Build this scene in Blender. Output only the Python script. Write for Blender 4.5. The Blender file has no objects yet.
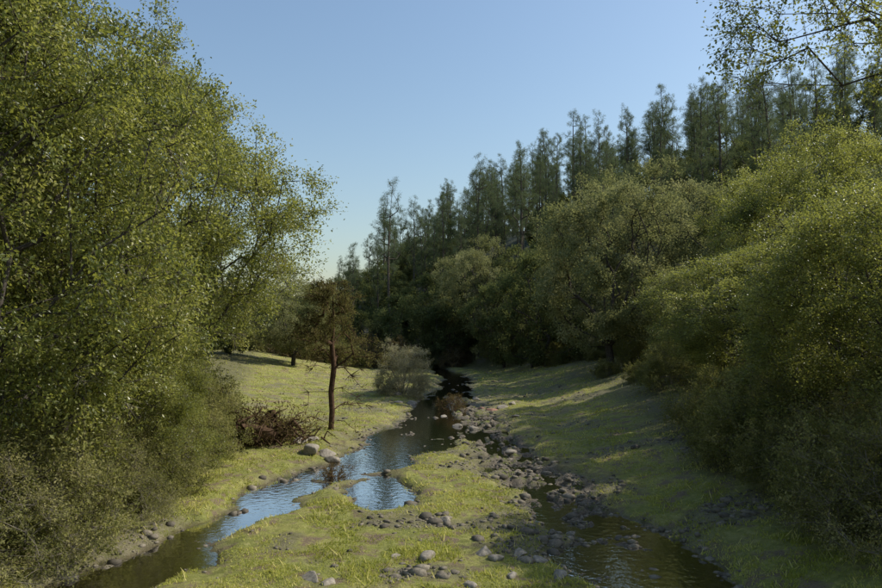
import bpy, math
import numpy as np
rng = np.random.default_rng(7)
scene = bpy.context.scene
scene.view_settings.view_transform='Standard'
scene.view_settings.look='None'
scene.view_settings.exposure=0
AZ, EL = 78.0, 43.0   # sun azimuth (clockwise from +Y) and elevation

# ---------------------------------------------------------------- noise
def _hash(i,j,s):
    n=(i*374761393+j*668265263+s*1442695041)&0xffffffff
    n=((n^(n>>13))*1274126177)&0xffffffff
    n=n^(n>>16)
    return (n&0xffff)/65535.0
def vnoise(x,y,s=0):
    x=np.asarray(x,float);y=np.asarray(y,float)
    i=np.floor(x).astype(np.int64);j=np.floor(y).astype(np.int64)
    fx=x-i;fy=y-j
    fx=fx*fx*(3-2*fx);fy=fy*fy*(3-2*fy)
    a=_hash(i,j,s);b=_hash(i+1,j,s);c=_hash(i,j+1,s);d=_hash(i+1,j+1,s)
    return (a*(1-fx)+b*fx)*(1-fy)+(c*(1-fx)+d*fx)*fy
def fbm(x,y,s=0,o=4):
    v=0;a=.5
    for k in range(o):
        v=v+a*(vnoise(x,y,s+k*17)-.5)*2;x=x*2.03;y=y*2.03;a*=.5
    return v
def sstep(a,b,x):
    t=np.clip((x-a)/(b-a),0,1);return t*t*(3-2*t)

# ---------------------------------------------------------------- terrain
MAIN=[(-7.5,-10,1.0),(-6.8,5,.9),(-6.1,12,.75),(-5.6,14.2,.6),(-5.0,17.3,.55),(-4.3,21.3,.75),(-2.3,25,1.1),(-1.6,30,1.4),(-.7,35,1.35),(-.3,42,1.1),(.3,48,1.2),(1.3,58,1.2),(1.6,66,1.1),(0,80,1.0),(-5,100,1.0),(-14,130,1.0)]
RIGHT=[(5,-10,1.3),(4.4,5,1.3),(4.1,12,1.3),(3.9,15.6,1.2),(3.4,18,1.05),(2.9,22.5,1.0),(2.4,28.3,.95),(2.0,36,.9),(1.4,44,.8),(.2,49,.8)]
POOL=[(-1.6,18.9,.5),(-1.75,20.4,.65),(-1.9,22.2,.42)]
def pathd(x,y,P):
    best=np.full(x.shape,1e9)
    for (x0,y0,w0),(x1,y1,w1) in zip(P[:-1],P[1:]):
        dx,dy=x1-x0,y1-y0
        t=np.clip(((x-x0)*dx+(y-y0)*dy)/(dx*dx+dy*dy),0,1)
        w=w0+(w1-w0)*t
        best=np.minimum(best,np.hypot(x-x0-t*dx,y-y0-t*dy)/w)
    return best
def hill_s(x,y): return (x-22)*.85+(y-50)*.525
def terrain(x,y,full=False):
    x=np.asarray(x,float);y=np.asarray(y,float)
    wx=x+.95*fbm(x*.5,y*.5,3,5); wy=y+.8*fbm(x*.5,y*.5,9,4)
    dm=np.minimum(pathd(wx,wy,MAIN),pathd(wx,wy,POOL)); dr=pathd(wx,wy,RIGHT)
    d=np.minimum(dm,dr)
    base=.05+.15*fbm(x*.16,y*.16,21,3)+.09*fbm(x*.9,y*.9,31,3)+.045*fbm(x*4,y*4,41,3)
    base=base+.21*np.clip(x-5.6-.25*fbm(x*.2,y*.2,50,2),0,9)**1.05*sstep(0,1,1)
    base=base+.16*np.clip(-x-8,0,14)
    # stony bar where the two arms split
    bar=np.exp(-((x-.9)/2.6)**4)*sstep(25,31,y)*(1-sstep(50,58,y))
    base=base*(1-.8*bar)-.13*bar
    rough=.20*fbm(x*1.5,y*1.1,61,4)+.09*fbm(x*5,y*5,66,3)
    up=sstep(13.5,19,y)            # the right arm turns shallow and braided upstream
    isr=sstep(-.1,.1,dm-dr)
    cb=-.33+rough+ (.12*up*isr+rough*.9*up*isr)
    k=sstep(.5,2.3,d)
    z=cb*(1-k)+base*k
    s=hill_s(x,y)
    f=sstep(-60,0,x)*sstep(0,6,s)
    hs=np.clip(s,0,None)
    hh=.45*hs*np.exp(-(hs/190.)**2)
    hh=hh*f*(1+.18*fbm(x*.02,y*.02,71,3))
    far=10*sstep(220,420,np.hypot(x,y))*(1+.8*fbm(x*.008,y*.008,81,3))
    z=z+hh+far
    if full: return z,d,isr
    return z,d
def H(x,y): return float(terrain(np.array([x]),np.array([y]))[0][0])

# ---------------------------------------------------------------- materials
def newmat(name):
    m=bpy.data.materials.new(name);m.use_nodes=True
    nt=m.node_tree
    for n in list(nt.nodes): nt.nodes.remove(n)
    out=nt.nodes.new('ShaderNodeOutputMaterial')
    return m,nt,out
def ramp(nt,stops):
    r=nt.nodes.new('ShaderNodeValToRGB')
    while len(r.color_ramp.elements)<len(stops): r.color_ramp.elements.new(.5)
    for e,(p,c) in zip(r.color_ramp.elements,stops):
        e.position=p;e.color=(*c,1)
    return r
def noise(nt,scale,detail=4,rough=.6,vec=None):
    n=nt.nodes.new('ShaderNodeTexNoise');n.inputs['Scale'].default_value=scale
    n.inputs['Detail'].default_value=detail;n.inputs['Roughness'].default_value=rough
    if vec is None:
        g=nt.nodes.new('ShaderNodeNewGeometry');vec=g.outputs['Position']
    nt.links.new(vec,n.inputs['Vector']);return n
def mixc(nt,f,a,b):
    m=nt.nodes.new('ShaderNodeMix');m.data_type='RGBA'
    for i,v in ((0,f),(6,a),(7,b)):
        if hasattr(v,'links'): nt.links.new(v,m.inputs[i])
        elif i==0: m.inputs[0].default_value=v
        else: m.inputs[i].default_value=(*v,1)
    return m.outputs[2]
def leafmat(name,c0,c1,c2,trans=.4,rough=.45,spec=.35,simple=False):
    m,nt,out=newmat(name)
    a=nt.nodes.new('ShaderNodeAttribute');a.attribute_name='tint'
    r=ramp(nt,[(0,c0),(.55,c1),(1,c2)])
    nt.links.new(a.outputs['Fac'],r.inputs[0])
    if simple:
        p=nt.nodes.new('ShaderNodeBsdfDiffuse');nt.links.new(r.outputs[0],p.inputs['Color'])
    else:
        p=nt.nodes.new('ShaderNodeBsdfPrincipled')
        p.inputs['Roughness'].default_value=rough
        p.inputs['Specular IOR Level'].default_value=spec
        nt.links.new(r.outputs[0],p.inputs['Base Color'])
    t=nt.nodes.new('ShaderNodeBsdfTranslucent')
    g=mixc(nt,.5,r.outputs[0],(c2[0]*1.5,c2[1]*1.6,c2[2]*.8))
    nt.links.new(g,t.inputs['Color'])
    mx=nt.nodes.new('ShaderNodeMixShader');mx.inputs[0].default_value=trans
    nt.links.new(p.outputs[0],mx.inputs[1]);nt.links.new(t.outputs[0],mx.inputs[2])
    nt.links.new(mx.outputs[0],out.inputs[0]);return m
def barkmat(name,c0,c1):
    m,nt,out=newmat(name)
    n=noise(nt,9,5,.7);r=ramp(nt,[(.3,c0),(.7,c1)])
    nt.links.new(n.outputs[0],r.inputs[0])
    p=nt.nodes.new('ShaderNodeBsdfDiffuse')
    nt.links.new(r.outputs[0],p.inputs['Color'])
    b=nt.nodes.new('ShaderNodeBump');b.inputs['Strength'].default_value=.6;b.inputs['Distance'].default_value=.03
    nt.links.new(n.outputs[0],b.inputs['Height']);nt.links.new(b.outputs[0],p.inputs['Normal'])
    nt.links.new(p.outputs[0],out.inputs[0]);return m
M_oak=leafmat('oak_leaves',(.046,.064,.013),(.155,.178,.042),(.39,.37,.115),.45,.38,.5)
M_oakmid=leafmat('mid_oak_leaves',(.11,.125,.058),(.22,.225,.115),(.34,.32,.18),.35,simple=True)
M_oakfar=leafmat('far_oak_leaves',(.05,.068,.030),(.12,.138,.058),(.20,.20,.09),.35,simple=True)  # distance haze painted into the leaf colour as a greyer green
M_pine=leafmat('pine_needles',(.052,.075,.044),(.10,.13,.076),(.17,.19,.12),.33,simple=True)
M_shrub=leafmat('shrub_leaves',(.18,.175,.10),(.34,.31,.20),(.46,.41,.28),.35,simple=True)
M_brush=leafmat('brush_leaves',(.07,.080,.027),(.18,.18,.066),(.34,.31,.135),.4,simple=True)
M_brown=leafmat('brown_leaves',(.08,.06,.03),(.16,.12,.055),(.25,.19,.09),.3,simple=True)
M_young=leafmat('young_tree_leaves',(.08,.07,.026),(.14,.125,.045),(.20,.175,.075),.3,simple=True)
M_grass=leafmat('grass_blades',(.17,.20,.034),(.38,.395,.085),(.60,.52,.21),.35,simple=True)
M_bark=barkmat('oak_bark',(.045,.038,.03),(.11,.095,.08))
M_barkp=barkmat('pine_bark',(.05,.043,.036),(.13,.11,.09))
M_twig=barkmat('bare_twigs',(.15,.13,.10),(.28,.245,.20))
M_debris=barkmat('driftwood_bark',(.04,.027,.018),(.13,.08,.05))

# ---------------------------------------------------------------- mesh helpers
def mesh_quads(name,parts,mats,smooth_idx=()):
    """parts: list of (verts Nx3, quads Mx4, matidx, tint M)"""
    V=[];F=[];MI=[];T=[];o=0
    for v,f,mi,t in parts:
        if len(f)==0: continue
        V.append(v);F.append(f+o);o+=len(v)
        MI.append(np.full(len(f),mi));T.append(np.broadcast_to(t,(len(f),)))
    V=np.concatenate(V).astype(np.float32);F=np.concatenate(F).astype(np.int32)
    MI=np.concatenate(MI).astype(np.int32);T=np.concatenate(T).astype(np.float32)
    me=bpy.data.meshes.new(name)
    me.vertices.add(len(V));me.vertices.foreach_set('co',V.ravel())
    k=F.shape[1]
    me.loops.add(F.size);me.loops.foreach_set('vertex_index',F.ravel())
    me.polygons.add(len(F));me.polygons.foreach_set('loop_start',np.arange(0,F.size,k,dtype=np.int32))
    me.polygons.foreach_set('material_index',MI)
    if smooth_idx:
        me.polygons.foreach_set('use_smooth',np.isin(MI,smooth_idx))
    at=me.attributes.new('tint','FLOAT','FACE');at.data.foreach_set('value',T)
    for m in mats: me.materials.append(m)
    me.update(calc_edges=True)
    return me
def obj(name,me,loc=(0,0,0),rot=0,sc=1,parent=None):
    o=bpy.data.objects.new(name,me);scene.collection.objects.link(o)
    o.location=loc;o.rotation_euler=(0,0,rot)
    o.scale=(sc,sc,sc) if np.isscalar(sc) else sc
    if parent: o.parent=parent
    return o
def unit(v): return v/np.maximum(np.linalg.norm(v,axis=-1,keepdims=True),1e-9)
def rdir(n,r=rng): return unit(r.normal(size=(n,3)))
def tubes(A,B,ra,rb,k=5):
    n=len(A);d=unit(B-A)
    ref=np.where(np.abs(d[:,2:3])>.9,np.array([[1.,0,0]]),np.array([[0,0,1.]]))
    u=unit(np.cross(d,ref));w=np.cross(d,u)
    an=np.arange(k)*2*math.pi/k
    ring=np.cos(an)[None,:,None]*u[:,None,:]+np.sin(an)[None,:,None]*w[:,None,:]
    VA=A[:,None,:]+ring*ra[:,None,None];VB=B[:,None,:]+ring*rb[:,None,None]
    V=np.concatenate([VA,VB],1).reshape(-1,3)
    i=np.arange(k);j=(i+1)%k
    q=np.stack([i,j,j+k,i+k],1)
    F=(np.arange(n)[:,None,None]*2*k+q[None]).reshape(-1,4)
    return V,F
def skeleton(trunk,pts,r,c=.4,seg=.7,tip=.012,jit=.12,expo=2.1):
    N=[];P=[];L=[]
    for pl in trunk:
        prev=pl[0]
        if isinstance(prev,int): i0=prev;rest=pl[1:]
        else: N.append(np.array(prev,float));P.append(-1);L.append(0);i0=len(N)-1;rest=pl[1:]
        for q in rest:
            q=np.array(q,float);N.append(q);P.append(i0);L.append(L[i0]+np.linalg.norm(q-N[i0]));i0=len(N)-1
    cap=len(N)+int(len(pts)*9)+50
    X=np.zeros((cap,3));PL=np.zeros(cap);n=len(N)
    X[:n]=N;PL[:n]=L;P=P+[0]*(cap-n)
    c0=X[:n].mean(0);order=np.argsort(np.linalg.norm(pts-c0,axis=1))
    tips=[]
    for t in order:
        p=pts[t];dd=np.linalg.norm(X[1:n]-p,axis=1)
        pen=np.clip(X[1:n,2]-p[2],0,None)*.5
        i=int(np.argmin(dd+c*PL[1:n]+pen))+1
        D=dd[i-1];m=max(1,min(8,int(D/seg)))
        a=X[i].copy();par=i
        for s in range(1,m+1):
            u=s/m;q=a+(p-a)*u
            if s<m: q=q+r.normal(size=3)*jit*seg+np.array([0,0,.10*D*u*(1-u)*2])
            if n>=cap: break
            X[n]=q;P[n]=par;PL[n]=PL[par]+np.linalg.norm(q-X[par]);par=n;n+=1
        tips.append(par)
    X=X[:n];P=np.array(P[:n]);R=np.zeros(n);
    acc=np.zeros(n);acc[tips]+=tip**expo
    for i in range(n-1,0,-1):
        if acc[i]==0: acc[i]=tip**expo
        if P[i]>=0: acc[P[i]]+=acc[i]
    R=acc**(1/expo)
    return X,P,R
def wood(X,P,R,k=5,rs=1.0):
    i=np.arange(len(X));s=P>=0;i=i[s]
    ra=np.minimum(R[P[i]],R[i]*1.25)*rs
    return tubes(X[P[i]],X[i]+ (X[i]-X[P[i]])*.04,ra,R[i]*rs,k)
def leaves(cent,ntw,nl,tl,L,W,r,up=.3,spread=.08,tintc=None,out=None,droop=0):
    nc=len(cent)
    C=np.repeat(cent,ntw,0);td=rdir(nc*ntw,r)
    if out is not None: td=unit(td+np.repeat(out,ntw,0)*.7)
    td[:,2]-=droop
    tlen=tl*r.uniform(.5,1.25,(nc*ntw,1))
    E=C+td*tlen
    CC=np.repeat(C,nl,0);EE=np.repeat(E,nl,0);DD=np.repeat(td,nl,0)
    t=r.uniform(.15,1.05,(len(CC),1))
    p=CC+(EE-CC)*t+r.normal(size=CC.shape)*spread
    a=unit(rdir(len(CC),r)+DD*.6);nrm=rdir(len(CC),r);nrm[:,2]=np.abs(nrm[:,2])+up
    b=unit(np.cross(nrm,a));nn=np.cross(a,b)
    s=r.uniform(.6,1.3,(len(CC),1));l=L*s;w=W*s
    V=np.stack([p,p+a*l*.45+b*w*.5+nn*w*.18,p+a*l,p+a*l*.45-b*w*.5+nn*w*.18],1).reshape(-1,3)
    F=np.arange(len(V)).reshape(-1,4)
    if tintc is None: tintc=r.uniform(.1,.8,nc)
    T=np.clip(np.repeat(tintc,ntw*nl)+r.normal(size=len(F))*.16,0,1)
    return V,F,T,(C,E)
def crown_points(R,z0,z1,nl,npt,r,lr=.36,ell=.70,flat=1.0,rx=1.,ry=1.,blim=.5):
    zc=(z0+z1)/2;zr=(z1-z0)/2
    k=np.arange(nl)+.5;ph=np.arccos(1-2*k/nl);th=math.pi*(1+5**.5)*k+r.uniform(0,6)
    d=np.stack([np.cos(th)*np.sin(ph),np.sin(th)*np.sin(ph),np.cos(ph)],1)+r.normal(size=(nl,3))*.12
    e=ell*r.uniform(.74,1.14,(nl,1))
    lc=d*e*np.array([R*rx,R*ry,zr])+np.array([0,0,zc])
    lrad=R*lr*r.uniform(.5,1.25,nl)
    li=r.integers(0,nl,npt*3)
    q=rdir(npt*3,r);cen=np.array([0,0,zc])
    outw=unit(lc[li]-cen)
    q=unit(q+outw*.75)
    rad=lrad[li][:,None]*np.clip(r.normal(.88,.18,(npt*3,1)),.25,1.2)
    pts=lc[li]+q*rad*np.array([1,1,.85*flat])
    dd=np.linalg.norm((pts[:,None,:]-lc[None])/lrad[None,:,None],axis=2)
    dd[np.arange(len(pts)),li]=9
    keep=(dd.min(1)>blim)&(pts[:,2]>z0*.6)
    pts=pts[keep][:npt];o=unit(pts-cen)
    return pts,o
def oak(name,seed,R,z0,z1,nl,npt,ntw,nlv,tl,L,W,mat,tip=.014,k=5,bare=.06,trunks=2,lr=.36,rx=1.,ry=1.,twigs=True,spread=.07,ell=.70,limbs=True):
    r=np.random.default_rng(seed)
    pts,o=crown_points(R,z0,z1,nl,npt,r,lr,rx=rx,ry=ry,ell=ell)
    Ht=z1-z0
    tr=[];lean=r.normal(size=2)*.4
    base=[(0,0,-.5),(lean[0]*.3,lean[1]*.3,.6),(lean[0]*.6,lean[1]*.6,z0*.5+Ht*.1)]
    tr.append(base)
    if limbs:
      for j in range(trunks):
        a=r.uniform(0,6.28)+j*6.28/trunks
        tr.append([2]+[(lean[0]*.6+math.cos(a)*R*f,lean[1]*.6+math.sin(a)*R*f,z0*.5+Ht*(.1+g)) for f,g in ((.1,.13),(.22,.27),(.3,.42))])
    X,P,Rr=skeleton(tr,pts,r,tip=tip)
    wv,wf=wood(X,P,Rr,k)
    parts=[(wv,wf,0,0.)]
    tint=np.clip(.42+.55*fbm(pts[:,0]*.5+seed,pts[:,1]*.5+pts[:,2]*.6,seed,2)+r.normal(size=len(pts))*.18,0.02,.95)
    m=r.uniform(size=len(pts))>bare
    V,F,T,(C,E)=leaves(pts[m],ntw,nlv,tl,L,W,r,tintc=tint[m],out=o[m],spread=spread)
    parts.append((V,F,1,T))
    if twigs:
        tv,tf=tubes(C,E,np.full(len(C),.006),np.full(len(C),.003),3);parts.append((tv,tf,0,0.))
        bp=pts[~m]
        if len(bp):
            # bare sprays: forked twigs, not stars
            C=np.repeat(bp,4,0);dd=unit(rdir(len(C),r)*.8+np.repeat(o[~m],4,0));E=C+dd*r.uniform(.3,.7,(len(C),1))
            C2=np.repeat(C+(E-C)*.6,3,0);E2=C2+unit(np.repeat(dd,3,0)+rdir(len(C2),r)*.9)*r.uniform(.15,.4,(len(C2),1))
            A=np.concatenate([C,C2]);B=np.concatenate([E,E2])
            tv,tf=tubes(A,B,np.full(len(A),.006),np.full(len(A),.003),3);parts.append((tv,tf,2,0.))
    return mesh_quads(name,parts,[M_bark,mat,M_twig],(0,))
def pine(name,seed,Ht=22,L=.36,W=.03,fork=True):
    r=np.random.default_rng(seed)
    w=r.normal(size=2)*.6
    tr=[[(0,0,-.5)]+[(w[0]*math.sin(u*3),w[1]*math.sin(u*2.5),Ht*u) for u in np.linspace(.1,.95,12)]]
    pts=[];outs=[]
    leaders=[(0,0,1.0)]
    if fork:
        a=r.uniform(0,6.28);fx,fy=math.cos(a),math.sin(a);h2=r.uniform(.8,.93)
        tr.append([5]+[(w[0]*.7+fx*f,w[1]*.7+fy*f,Ht*g) for f,g in ((.9,.50),(1.5,.6),(1.9,.7),(2.1,h2-.05))])
        leaders.append((fx*1.9,fy*1.9,h2))
    Rm=r.uniform(2.0,2.9);lo=r.uniform(.26,.42);ph=r.uniform(0,6)
    for lx,ly,ht in leaders:
        nb=54 if lx==0 else 24
        for b in range(nb):
            v=r.uniform()**.85
            u0=lo if lx==0 else .52
            u=(u0+(1-u0)*v)*ht
            prof=min(1,(1-v)**.6*1.15)*min(1,.45+v*2.0)
            env=Rm*prof*(.8 if lx else 1)+.15
            a=r.uniform(0,6.28)
            env*=r.uniform(.4,1.15)*(1+.3*math.sin(a*2+ph+v*7))
            for f in (1.0,.7,.42)[:(3 if env>1.5 else (2 if env>.8 else 1))]:
                z=Ht*u+env*f*.45+r.normal()*.2
                pts.append((lx*min(1,u)+w[0]*math.sin(u*3)+math.cos(a)*env*f,ly+w[1]*math.sin(u*2.5)+math.sin(a)*env*f,z))
                outs.append((math.cos(a),math.sin(a),.7))
    pts=np.array(pts)+r.normal(size=(len(pts),3))*.15;outs=unit(np.array(outs))
    X,P,Rr=skeleton(tr,pts,r,c=.15,tip=.018,seg=1.0)
    wv,wf=wood(X,P,Rr,4)
    tint=np.clip(r.normal(.45,.22,len(pts)),0,1)
    V,F,T,(C,E)=leaves(pts,5,14,.48,L,W*1.08,r,tintc=tint,out=outs,spread=.11)
    return mesh_quads(name,[(wv,wf,0,0.),(V,F,1,T)],[M_barkp,M_pine],(0,))
def shrub(name,seed,R,Ht,npt,nst,ntw,nlv,tl,L,W,mat,tip=.006,woodmat=None,flat=0.0):
    r=np.random.default_rng(seed)
    q=rdir(npt,r);q[:,2]=np.abs(q[:,2])
    rad=r.uniform(.35,1.05,(npt,1))**.6*(1+.22*np.sin(q[:,0:1]*5+seed)*np.cos(q[:,1:2]*4))
    pts=q*rad*np.array([R,R,Ht])
    tr=[]
    for j in range(nst):
        a=r.uniform(0,6.28);b=r.uniform(.05,.25)*R
        tr.append([(math.cos(a)*b*.4,math.sin(a)*b*.4,-.15),(math.cos(a)*b*1.3,math.sin(a)*b*1.3,Ht*.22),(math.cos(a)*b*2.2,math.sin(a)*b*2.2,Ht*.45)])
    X,P,Rr=skeleton(tr,pts,r,c=.3,seg=.3*max(R,1)*.8,tip=tip,jit=.14)
    wv,wf=wood(X,P,Rr,4);parts=[(wv,wf,0,0.)]
    tc=np.clip(.42+.4*fbm(pts[:,0]*1.2+seed,pts[:,1]*1.2+pts[:,2]*1.3,seed,2)*2+r.normal(size=len(pts))*.15,.02,.95)
    if ntw:
        V,F,T,(C,E)=leaves(pts,ntw,max(nlv,1),tl,L,W,r,out=unit(pts+np.array([0,0,.3])),spread=tl*.12,tintc=tc)
        if nlv: parts.append((V,F,1,T))
        tv,tf=tubes(C,E,np.full(len(C),tip*.7),np.full(len(C),tip*.3),3);parts.append((tv,tf,0,0.))
    return mesh_quads(name,parts,[woodmat or M_twig,mat],(0,))

# ---------------------------------------------------------------- ground
ys=np.concatenate([np.linspace(-40,8,40,endpoint=False),np.linspace(8,34,370,endpoint=False),np.linspace(34,80,280,endpoint=False),80+np.linspace(0,1,140)**2.2*1300])
ny=len(ys)
xs=np.concatenate([-(12+np.linspace(1,0,110,endpoint=False)**2.4*900),np.linspace(-12,12,360),(12+np.linspace(0,1,111)[1:]**2.4*900)])
nx=len(xs)
XX,YY=np.meshgrid(xs,ys)
ZZ,DD=terrain(XX,YY)
Vg=np.stack([XX,YY,ZZ],2).reshape(-1,3).astype(np.float32)
idx=np.arange(nx*ny).reshape(ny,nx)
Fg=np.stack([idx[:-1,:-1],idx[:-1,1:],idx[1:,1:],idx[1:,:-1]],2).reshape(-1,4)
M_ground,nt,out=newmat('valley_ground')
at=nt.nodes.new('ShaderNodeAttribute');at.attribute_name='gravel'
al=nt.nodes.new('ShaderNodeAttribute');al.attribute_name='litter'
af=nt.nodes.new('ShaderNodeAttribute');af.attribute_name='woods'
n1=noise(nt,.55,6,.65);n2=noise(nt,6,6,.75);n3=noise(nt,30,5,.75);n4=noise(nt,1.6,6,.7)
g1=ramp(nt,[(.30,(.12,.145,.03)),(.5,(.25,.26,.055)),(.68,(.42,.36,.13))]);nt.links.new(n1.outputs[0],g1.inputs[0])
g2=ramp(nt,[(.32,(.10,.09,.03)),(.5,(.24,.245,.055)),(.72,(.48,.42,.18))]);nt.links.new(n2.outputs[0],g2.inputs[0])
grass=mixc(nt,.55,g1.outputs[0],g2.outputs[0])
dirt=ramp(nt,[(.3,(.12,.088,.05)),(.7,(.28,.21,.13))]);nt.links.new(n3.outputs[0],dirt.inputs[0])
pm=ramp(nt,[(.50,(0,0,0)),(.59,(1,1,1))]);nt.links.new(n4.outputs[0],pm.inputs[0])
grass=mixc(nt,pm.outputs[0],grass,dirt.outputs[0])
g3=ramp(nt,[(.3,(.075,.06,.04)),(.5,(.17,.14,.10)),(.68,(.29,.25,.19))]);nt.links.new(n3.outputs[0],g3.inputs[0])
moss=mixc(nt,pm.outputs[0],g3.outputs[0],(.13,.14,.035))
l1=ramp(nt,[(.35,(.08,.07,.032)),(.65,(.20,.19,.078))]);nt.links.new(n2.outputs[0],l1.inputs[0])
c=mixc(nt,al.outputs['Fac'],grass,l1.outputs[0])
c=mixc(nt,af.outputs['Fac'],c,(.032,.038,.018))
c=mixc(nt,at.outputs['Fac'],c,moss)
ge=nt.nodes.new('ShaderNodeNewGeometry');sx=nt.nodes.new('ShaderNodeSeparateXYZ');nt.links.new(ge.outputs['Position'],sx.inputs[0])
wr=nt.nodes.new('ShaderNodeMapRange');wr.inputs[1].default_value=-.19;wr.inputs[2].default_value=-.12;wr.inputs[3].default_value=1;wr.inputs[4].default_value=0
nt.links.new(sx.outputs['Z'],wr.inputs[0])
wet=nt.nodes.new('ShaderNodeMix');wet.data_type='RGBA';wet.blend_type='MULTIPLY';nt.links.new(wr.outputs[0],wet.inputs[0]);nt.links.new(c,wet.inputs[6]);wet.inputs[7].default_value=(.55,.5,.42,1)
p=nt.nodes.new('ShaderNodeBsdfPrincipled');p.inputs['Specular IOR Level'].default_value=.3
rr_=nt.nodes.new('ShaderNodeMapRange');rr_.inputs[3].default_value=.9;rr_.inputs[4].default_value=.35;nt.links.new(wr.outputs[0],rr_.inputs[0]);nt.links.new(rr_.outputs[0],p.inputs['Roughness'])
nt.links.new(wet.outputs[2],p.inputs['Base Color'])
b=nt.nodes.new('ShaderNodeBump');b.inputs['Strength'].default_value=.9;b.inputs['Distance'].default_value=.06
ad=nt.nodes.new('ShaderNodeMath');ad.operation='ADD';nt.links.new(n2.outputs[0],ad.inputs[0]);nt.links.new(n3.outputs[0],ad.inputs[1])
nt.links.new(ad.outputs[0],b.inputs['Height']);nt.links.new(b.outputs[0],p.inputs['Normal'])
nt.links.new(p.outputs[0],out.inputs[0])
def gravel_mask(x,y,d):
    g=1-sstep(.9,1.9+1.0*fbm(x*.7,y*.7,90,3),d)
    bar=np.exp(-((x-.9)/2.7)**4)*sstep(24,31,y)*(1-sstep(50,60,y))*sstep(-.35,.15,fbm(x*.6,y*.35,95,4))
    sc=sstep(.12,.38,fbm(x*.6,y*.6,99,4))*.7*(np.abs(x)<12)
    mud=sstep(.0,.5,fbm(x*.5,y*.5,97,3)+.5-np.abs(x+6.4)/2.2)*(1-sstep(15,20,y))*.8
    return np.clip(np.maximum(np.maximum(np.maximum(g,bar),sc),mud),0,1)
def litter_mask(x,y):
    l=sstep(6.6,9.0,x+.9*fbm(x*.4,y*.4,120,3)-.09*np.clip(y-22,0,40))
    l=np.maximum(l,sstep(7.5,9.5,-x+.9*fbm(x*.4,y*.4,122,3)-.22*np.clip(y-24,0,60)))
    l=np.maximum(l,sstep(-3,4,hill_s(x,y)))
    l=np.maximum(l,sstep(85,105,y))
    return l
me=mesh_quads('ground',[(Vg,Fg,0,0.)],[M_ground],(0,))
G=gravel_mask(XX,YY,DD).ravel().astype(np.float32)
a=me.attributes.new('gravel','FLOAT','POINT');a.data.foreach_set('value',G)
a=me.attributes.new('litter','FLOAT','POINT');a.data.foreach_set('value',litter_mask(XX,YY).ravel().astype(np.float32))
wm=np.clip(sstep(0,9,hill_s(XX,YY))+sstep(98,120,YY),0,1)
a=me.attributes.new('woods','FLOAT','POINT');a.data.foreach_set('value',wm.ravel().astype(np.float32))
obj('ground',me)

# ---------------------------------------------------------------- water
wx=np.linspace(-14,14,57);wy=np.linspace(-10,130,141)
WX,WY=np.meshgrid(wx,wy);Vw=np.stack([WX,WY,np.full_like(WX,-.19)],2).reshape(-1,3)
idx=np.arange(WX.size).reshape(WX.shape)
Fw=np.stack([idx[:-1,:-1],idx[:-1,1:],idx[1:,1:],idx[1:,:-1]],2).reshape(-1,4)
M_w,nt,out=newmat('creek_water')
p=nt.nodes.new('ShaderNodeBsdfGlossy');p.inputs['Roughness'].default_value=.03
n=noise(nt,5,3,.5);b=nt.nodes.new('ShaderNodeBump');b.inputs['Strength'].default_value=.38;b.inputs['Distance'].default_value=.02
nt.links.new(n.outputs[0],b.inputs['Height']);nt.links.new(b.outputs[0],p.inputs['Normal'])
tr=nt.nodes.new('ShaderNodeBsdfTransparent');tr.inputs[0].default_value=(.78,.72,.56,1)
fr=nt.nodes.new('ShaderNodeFresnel');fr.inputs['IOR'].default_value=1.33
mr=nt.nodes.new('ShaderNodeMapRange');mr.inputs[1].default_value=0.02;mr.inputs[2].default_value=.24;mr.inputs[3].default_value=.12;mr.inputs[4].default_value=.95
nt.links.new(fr.outputs[0],mr.inputs[0])
mx=nt.nodes.new('ShaderNodeMixShader');nt.links.new(mr.outputs[0],mx.inputs[0])
nt.links.new(tr.outputs[0],mx.inputs[1]);nt.links.new(p.outputs[0],mx.inputs[2]);nt.links.new(mx.outputs[0],out.inputs[0])
obj('creek_water',mesh_quads('creek_water',[(Vw,Fw,0,0.)],[M_w]))

# ---------------------------------------------------------------- grass
r=np.random.default_rng(11)
NB=320000
y=1/(1/9.5+(1/75-1/9.5)*r.uniform(size=NB));x=r.uniform(-1,1,NB)*(4+.42*y)
z,d=terrain(x,y)
g=gravel_mask(x,y,d);l=litter_mask(x,y)
keep=(z>-.17)&(r.uniform(size=NB)>g*.95)&(r.uniform(size=NB)>l*.6)&(fbm(x*1.4,y*1.4,200,4)+r.normal(size=NB)*.14>-.03)
x,y,z=x[keep],y[keep],z[keep];n=len(x)
h=r.uniform(.02,.06,n)*(1+.9*np.clip(fbm(x*1.3,y*1.3,210,3),-.6,1))*(1+.012*y)
tall=r.uniform(size=n)<.025;h[tall]*=2.2
wd=(.0035+.0006*y)*r.uniform(.7,1.3,n)
an=r.uniform(0,6.28,n);ln=r.normal(size=(n,2))*.6
B=np.stack([x,y,z-.01],1);s=np.stack([np.cos(an)*wd,np.sin(an)*wd,0*an],1)
tp=B+np.stack([ln[:,0]*h,ln[:,1]*h,h],1)
V=np.stack([B-s,B+s,tp+s*.25,tp-s*.25],1).reshape(-1,3)
T=np.clip(.38+.9*fbm(x*.5,y*.5,220,4)+r.normal(size=n)*.22,0,1);T[tall]=.95
obj('meadow_grass',mesh_quads('meadow_grass',[(V,np.arange(4*n).reshape(-1,4),0,T)],[M_grass]))

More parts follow.
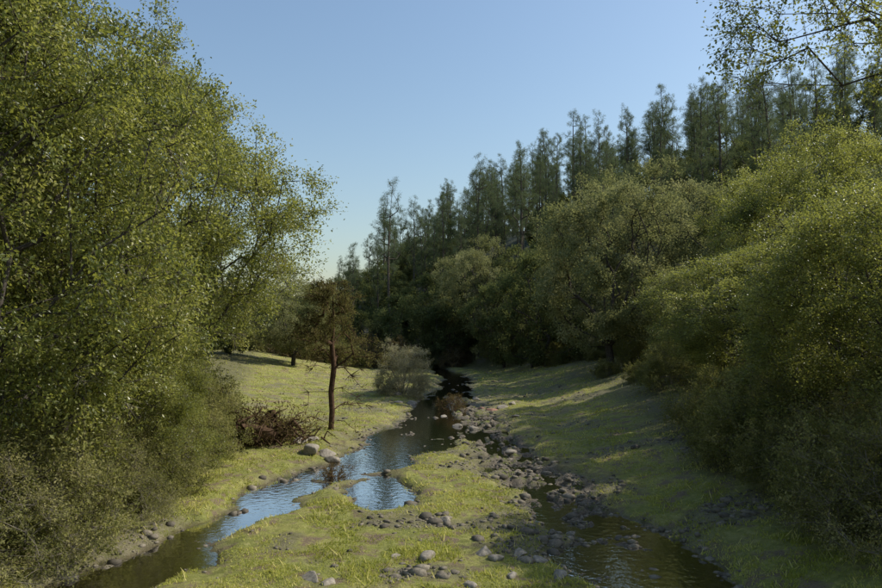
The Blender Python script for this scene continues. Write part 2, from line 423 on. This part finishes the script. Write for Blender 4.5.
# ---------------------------------------------------------------- rocks
def rockmat(name,c0,c1):
    m,nt,out=newmat(name);oi=nt.nodes.new('ShaderNodeAttribute');oi.attribute_name='tint'
    n=noise(nt,14,6,.7);rr=ramp(nt,[(.3,c0),(.7,c1)]);nt.links.new(n.outputs[0],rr.inputs[0])
    c=mixc(nt,oi.outputs['Fac'],rr.outputs[0],tuple(.6*k for k in c0))
    p=nt.nodes.new('ShaderNodeBsdfPrincipled');p.inputs['Roughness'].default_value=.85
    nt.links.new(c,p.inputs['Base Color'])
    b=nt.nodes.new('ShaderNodeBump');b.inputs['Strength'].default_value=.5;b.inputs['Distance'].default_value=.03
    nt.links.new(n.outputs[0],b.inputs['Height']);nt.links.new(b.outputs[0],p.inputs['Normal']);nt.links.new(p.outputs[0],out.inputs[0]);return m
M_rock=rockmat('grey_rock',(.13,.11,.08),(.35,.305,.24));M_red=rockmat('red_rock',(.22,.11,.07),(.33,.18,.12));M_cob=rockmat('cobbles',(.10,.082,.055),(.30,.255,.185))
import bmesh
def ico(sub):
    bm=bmesh.new();bmesh.ops.create_icosphere(bm,subdivisions=sub,radius=1)
    V=np.array([v.co[:] for v in bm.verts]);F=np.array([[v.index for v in f.verts] for f in bm.faces]);bm.free();return V,F
IV1,IF1=ico(1);IV3,IF3=ico(3)
def shape_rock(IV,r,k=9):
    V=IV.copy()
    for _ in range(k):
        n=unit(r.normal(size=3));dd=r.uniform(.4,.85);s=V@n-dd;V=V-np.clip(s,0,None)[:,None]*n*.95
    V=V*(1+.05*np.sin(V[:,[1]]*6+r.uniform(0,6))*np.cos(V[:,[0]]*5));return V
def rock(name,x,y,sz,mat,seed):
    r=np.random.default_rng(seed);V=shape_rock(IV3,r)*np.array([1,.75,.5])*sz
    me=mesh_quads(name,[(V,IF3,0,0.)],[mat]);
    return obj(name,me,(x,y,H(x,y)+sz*.03),r.uniform(0,6.28))
for i,(x,y,s) in enumerate([(-4.75,25.4,.6),(-4.2,25.6,.5),(-3.9,24.9,.32),(-5.5,27.5,.42),(-5.2,28.2,.3),(-.25,14.0,.24),(.85,14.3,.27),(1.1,13.9,.2),(1.6,14.4,.25),(1.95,14.0,.22),(-2.35,12.8,.26),(-2.0,12.6,.2),(.1,16.7,.2),(-.9,14.2,.14),(.5,12.6,.18),(1.3,13.0,.17),(2.2,13.2,.22),(3.6,40.5,.4),(4.3,42,.3),(-2.6,43,.35),(-1.9,44,.4),(-2.9,47,.35),(2.3,46,.4),(3.9,36,.28),(3.0,24,.26),(2.6,26,.3),(3.4,21,.22),(2.9,19,.24),(.8,34,.32),(0.2,38,.36),(1.6,33,.28)]):
    rock('boulder' if s>.3 else 'rock',x,y,s,M_rock,i+5)
rock('red_boulder',2.9,40,.5,M_red,99);rock('red_boulder',2.4,41.2,.33,M_red,98)
r=np.random.default_rng(5);vs=[];fs=[];o=0;tmpl=[shape_rock(IV1,r,4) for _ in range(8)]
NC=52000
y=1/(1/9.5+(1/70-1/9.5)*r.uniform(size=NC));x=r.uniform(-1,1,NC)*(4.5+.2*y)
z,d,isr=terrain(x,y,True);g=gravel_mask(x,y,d)
side=np.maximum(isr,sstep(24,30,y))
keep=(g*(.50+.47*side)>r.uniform(.2,1.3,NC))&(np.abs(x)<9)&(z>-.35)
keep|=(r.uniform(size=NC)<.006)&(np.abs(x)<6)
x,y,z=x[keep],y[keep],z[keep]
sz=np.exp(r.normal(-3.25,.62,len(x)))*(1+.012*y)
for i in range(len(x)):
    t=tmpl[i%8];a=r.uniform(0,6.28);ca,sa=math.cos(a),math.sin(a)
    w=t*np.array([1,.8,.45])*min(sz[i],.26)
    w=np.stack([w[:,0]*ca-w[:,1]*sa,w[:,0]*sa+w[:,1]*ca,w[:,2]],1)+np.array([x[i],y[i],z[i]+sz[i]*.0])
    vs.append(w);fs.append(IF1+o);o+=len(w)
V=np.concatenate(vs);F=np.concatenate(fs);T=np.repeat(r.uniform(0,1,len(x)),len(IF1))
obj('creek_cobbles',mesh_quads('creek_cobbles',[(V,F,0,T)],[M_cob]))

# ---------------------------------------------------------------- tree meshes
oakA=oak('near_oak_a',1,6.6,.7,14.2,46,1800,7,27,.72,.094,.053,M_oak,tip=.008,bare=.045,lr=.40,spread=.12,ell=.68)
oakB=oak('near_oak_b',2,6.0,-.4,12.5,44,1700,7,26,.66,.088,.050,M_oak,tip=.008,bare=.045,lr=.40,spread=.11,ell=.68)
oakC=oak('mid_oak',3,6.0,.8,13.5,28,620,7,20,.75,.16,.09,M_oakmid,tip=.013,twigs=False,bare=0,spread=.14)
farO=[oak('far_oak_%d'%i,20+i,5.0,.6,10.5+i,18,210,6,15,.8,.27,.155,M_oakfar,tip=.02,k=4,twigs=False,bare=0,spread=.2) for i in range(3)]
farP=[pine('pine_%d'%i,40+i,22,fork=(i%2==0)) for i in range(6)]
def tree(name,me,x,y,rot,sc,dz=0): return obj(name,me,(x,y,H(x,y)+dz),rot,sc)
# left bank
tree('live_oak',oakA,-12.0,24,0.4,1.0)
tree('live_oak',oakB,-11.6,14.5,1.4,(1.0,1.0,1.08))
tree('live_oak',oakB,-9.6,19.5,4.4,(.45,.5,.42))
tree('live_oak',oakC,-18.5,34,3.0,1.15)
tree('live_oak',oakC,-19,22,2.2,1.15)
# right bank
tree('live_oak',oakB,14.9,28,4.0,(.95,.95,.54))
tree('live_oak',oakA,21.2,36,5.2,(1.05,1.05,.90))
tree('live_oak',oakB,12.0,16.5,.3,(.74,.74,.60))
tree('live_oak',oakC,19,22,1.3,(.9,.9,.72))
tree('live_oak',oakC,12.4,50,1.0,(1.02,1.02,1.02))
tree('live_oak',oakC,20,56,2.6,1.1)
tree('live_oak',oakC,4.5,86,4.6,1.0)
tree('live_oak',oakC,-14.5,68,4.0,(.8,.8,.66))

over=oak('overhang_oak',77,3.6,7.0,12.5,16,480,7,20,.5,.062,.036,M_oak,tip=.005,lr=.40,limbs=False)
obj('live_oak',over,(8.4,9.6,H(8.4,9.6)+.2),.5,1)

def young():
    r=np.random.default_rng(9);pts=[];o=[]
    for i in range(64):
        zz=r.uniform(3.1,6.3);R=(1.0-((zz-3.1)/4.2)**1.6)*2.3*r.uniform(.5,1.05);a=r.uniform(0,6.28)
        for f in (1,.7,.45):
            pts.append((math.cos(a)*R*f,math.sin(a)*R*f,zz-.12*R*f+r.normal()*.08));o.append((math.cos(a),math.sin(a),-.1))
    nleaf=len(pts)
    for i in range(18):
        zz=r.uniform(1.2,3.2);R=r.uniform(.5,1.5);a=r.uniform(-.8,.9) if i%3 else r.uniform(0,6.28)
        pts.append((math.cos(a)*R,math.sin(a)*R,zz-.25*R));o.append((math.cos(a),math.sin(a),-.4))
    pts=np.array(pts);o=np.array(o)
    X,P,R=skeleton([[(0,0,-.3),(.06,0,.8),(.0,.05,1.6),(.12,0,2.6),(.03,0,3.6),(.1,.05,4.5),(.05,0,5.4),(.08,0,6.2)]],pts,r,c=.05,tip=.0095,seg=.35,jit=.1)
    wv,wf=wood(X,P,R,7)
    V,F,T,(C,E)=leaves(pts[:nleaf],6,14,.38,.09,.038,r,out=o[:nleaf],spread=.05)
    tv,tf=tubes(C,E,np.full(len(C),.008),np.full(len(C),.004),3)
    C=np.repeat(pts[nleaf:],9,0);E=C+unit(rdir(len(C),r)+np.repeat(o[nleaf:],9,0))*r.uniform(.15,.5,(len(C),1))
    t2,f2=tubes(C,E,np.full(len(C),.009),np.full(len(C),.005),3)
    return mesh_quads('young_tree',[(wv,wf,0,0.),(V,F,1,T),(tv,tf,0,0.),(t2,f2,0,0.)],[M_debris,M_young],(0,))
tree('young_pine',young(),-4.9,31,0,1.05)

bush=shrub('bush',4,1.7,2.7,300,9,9,13,.38,.07,.025,M_shrub)
tree('coyote_bush',bush,-2.7,48,0,1.2)
rb=shrub('red_shrub',6,.75,.85,90,8,7,5,.22,.05,.018,M_brown,woodmat=M_debris)
tree('dry_shrub',rb,.7,40.5,0,1.15);tree('dry_shrub',rb,-3.3,22,2,.75);tree('dry_shrub',rb,-3.4,49,1,1.0)
th=shrub('twig_thicket',8,1.9,2.4,300,14,10,8,.42,.055,.026,M_brush,tip=.0035)
thl=shrub('leafy_thicket',12,1.9,2.2,260,12,7,18,.42,.068,.038,M_brush,tip=.004)
for i,(x,y,s) in enumerate([(-8.4,13.2,1.0),(-7.9,16.8,.8),(-9.3,11.2,1.2),(-8.8,20.3,1.0),(8.5,12.6,.95),(9.6,15.5,1.0)]):
    tree('willow_shrub',th,x,y,i*1.7,s)
for i,(x,y,s) in enumerate([(8.9,13.8,1.0),(8.8,20.5,.8),(10,24.5,1.0),(9.9,19,1.2),(-9.4,17.5,1.2),(-8.6,14.3,1.1),(8.8,17,.75),(12,36,1.0),(-8.9,23.5,1.0),(-10,12.2,1.3),(-8.1,18.6,.8),(-9.4,26.5,1.1),(-11.3,30,1.2)]):
    tree('bank_shrub',thl,x,y,i*2.1,s)

def debris():
    r=np.random.default_rng(3);A=[];B=[];RA=[];RB=[]
    for i in range(420):
        a=r.uniform(0,6.28);p=np.array([r.normal()*.8,r.normal()*.45,abs(r.normal())*.30+.02])
        d=unit(np.array([math.cos(a),math.sin(a)*.6,r.normal()*.4]));R0=r.uniform(.006,.03) if i>8 else .13
        n=4
        for s in range(n):
            q=p+d*r.uniform(.1,.26)*(1 if i>8 else 2);A.append(p);B.append(q);RA.append(R0*(1-s/n*.8));RB.append(R0*(1-(s+1)/n*.8));p=q;d=unit(d+r.normal(size=3)*.4-np.array([0,0,.12]))
    V,F=tubes(np.array(A),np.array(B),np.array(RA),np.array(RB),6)
    C=np.array(B)[r.integers(0,len(B),260)]
    LV,LF,LT,_=leaves(C,3,9,.25,.08,.035,r,spread=.12)
    return mesh_quads('debris',[(V,F,0,0.),(LV,LF,1,LT*.4)],[M_debris,M_brown],(0,))
obj('uprooted_root_pile',debris(),(-7.4,27.3,H(-7.4,27.3)),.2,(1.35,1.2,1.7))

for i,(px,py,dd) in enumerate([(-6.6,96,25.5),(-14,108,18),(0,104,25),(6,102,30),(12,106,33.5),(17,110,33),(25,108,39),(36,112,45),(44,112,45),(2.5,98,21),(-9.5,104,17),(20,100,34),(30,112,41),(9.5,112,29),(28,102,37),(-3.5,108,23),(15,102,30),(40,104,43),(50,108,48),(33,104,39),(22,114,36)]):
    z=H(px,py);tree('gray_pine',farP[(i*5+1)%6],px,py,i*1.3,((dd-z)/25.,(dd-z)/25.,(dd-z)/22.))
forest=obj('hillside_forest',None)
r=np.random.default_rng(17);cnt=0
step=6.7
for gx in np.arange(-90,170,step):
    for gy in np.arange(30,225,step):
        x=gx+r.uniform(-3.2,3.2);y=gy+r.uniform(-3.2,3.2);s=hill_s(x,y)
        if abs(x)>.72*y+10: continue
        ok=False;p=0
        if s>(4 if y<60 else -3) and x>-50: ok=True;p=.75 if s>12 else 0
        if y>94 and x<10 and s<=4: ok=r.uniform()<.8;p=.12
        if x<-20 and y>38: ok=True;p=.03
        if x>26 and y>30: ok=True;p=max(p,.15)
        if y>160 and r.uniform()<.25: ok=False
        if s>30 and r.uniform()<.1: ok=False
        if not ok: continue
        if x<-12 and y>60: sc=r.uniform(.45,.75)
        else: sc=r.uniform(.6,.95)
        me=farP[r.integers(6)] if r.uniform()<p else farO[r.integers(3)]
        if me in farP: sc*=r.uniform(.75,1.2)
        obj('pine' if me in farP else 'oak',me,(x,y,H(x,y)-.2),r.uniform(0,6.28),sc,forest);cnt+=1
print('forest',cnt)
tk=obj('riparian_thicket',None)
fb=shrub('brown_brush',14,2.4,2.6,150,8,7,9,.6,.16,.07,M_brown,tip=.012)
fg=shrub('green_brush',15,2.4,2.6,150,8,7,11,.6,.16,.08,M_brush,tip=.012)
for i in range(76):
    x=r.uniform(-26,18);y=r.uniform(78,98)
    if abs(x-1)<3 and y<84: continue
    obj('brush',fb if r.uniform()<.5 else fg,(x,y,H(x,y)),r.uniform(0,6.28),r.uniform(.5,1.2),tk)
for i in range(26):
    y=r.uniform(38,74);x=r.uniform(11.5,18)-.05*(y-38)
    obj('brush',fg,(x,y,H(x,y)),r.uniform(0,6.28),r.uniform(.35,.75),tk)

# ---------------------------------------------------------------- light
w=bpy.data.worlds.new('World');scene.world=w;w.use_nodes=True;nt=w.node_tree
bg=nt.nodes['Background'];sk=nt.nodes.new('ShaderNodeTexSky');sk.sky_type='NISHITA';sk.sun_disc=False
sk.sun_elevation=math.radians(EL);sk.sun_rotation=math.radians(AZ);sk.air_density=1.5;sk.dust_density=1.5;sk.ozone_density=3.4
nt.links.new(sk.outputs[0],bg.inputs[0]);bg.inputs[1].default_value=.15
sl=bpy.data.lights.new('sun','SUN');sl.energy=5;sl.angle=math.radians(.5);sl.color=(1,.95,.86)
so=bpy.data.objects.new('sun',sl);scene.collection.objects.link(so)
from mathutils import Vector
sd=Vector((math.sin(math.radians(AZ))*math.cos(math.radians(EL)),math.cos(math.radians(AZ))*math.cos(math.radians(EL)),math.sin(math.radians(EL))))
so.rotation_euler=sd.to_track_quat('Z','Y').to_euler()
# ---------------------------------------------------------------- camera
cd=bpy.data.cameras.new('camera');cd.lens=28.25;cd.sensor_width=36;cd.clip_end=4000;cd.clip_start=.1
co=bpy.data.objects.new('camera',cd);scene.collection.objects.link(co)
co.location=(0,0,4.5);co.rotation_euler=(math.radians(90+2.98),0,0);scene.camera=co
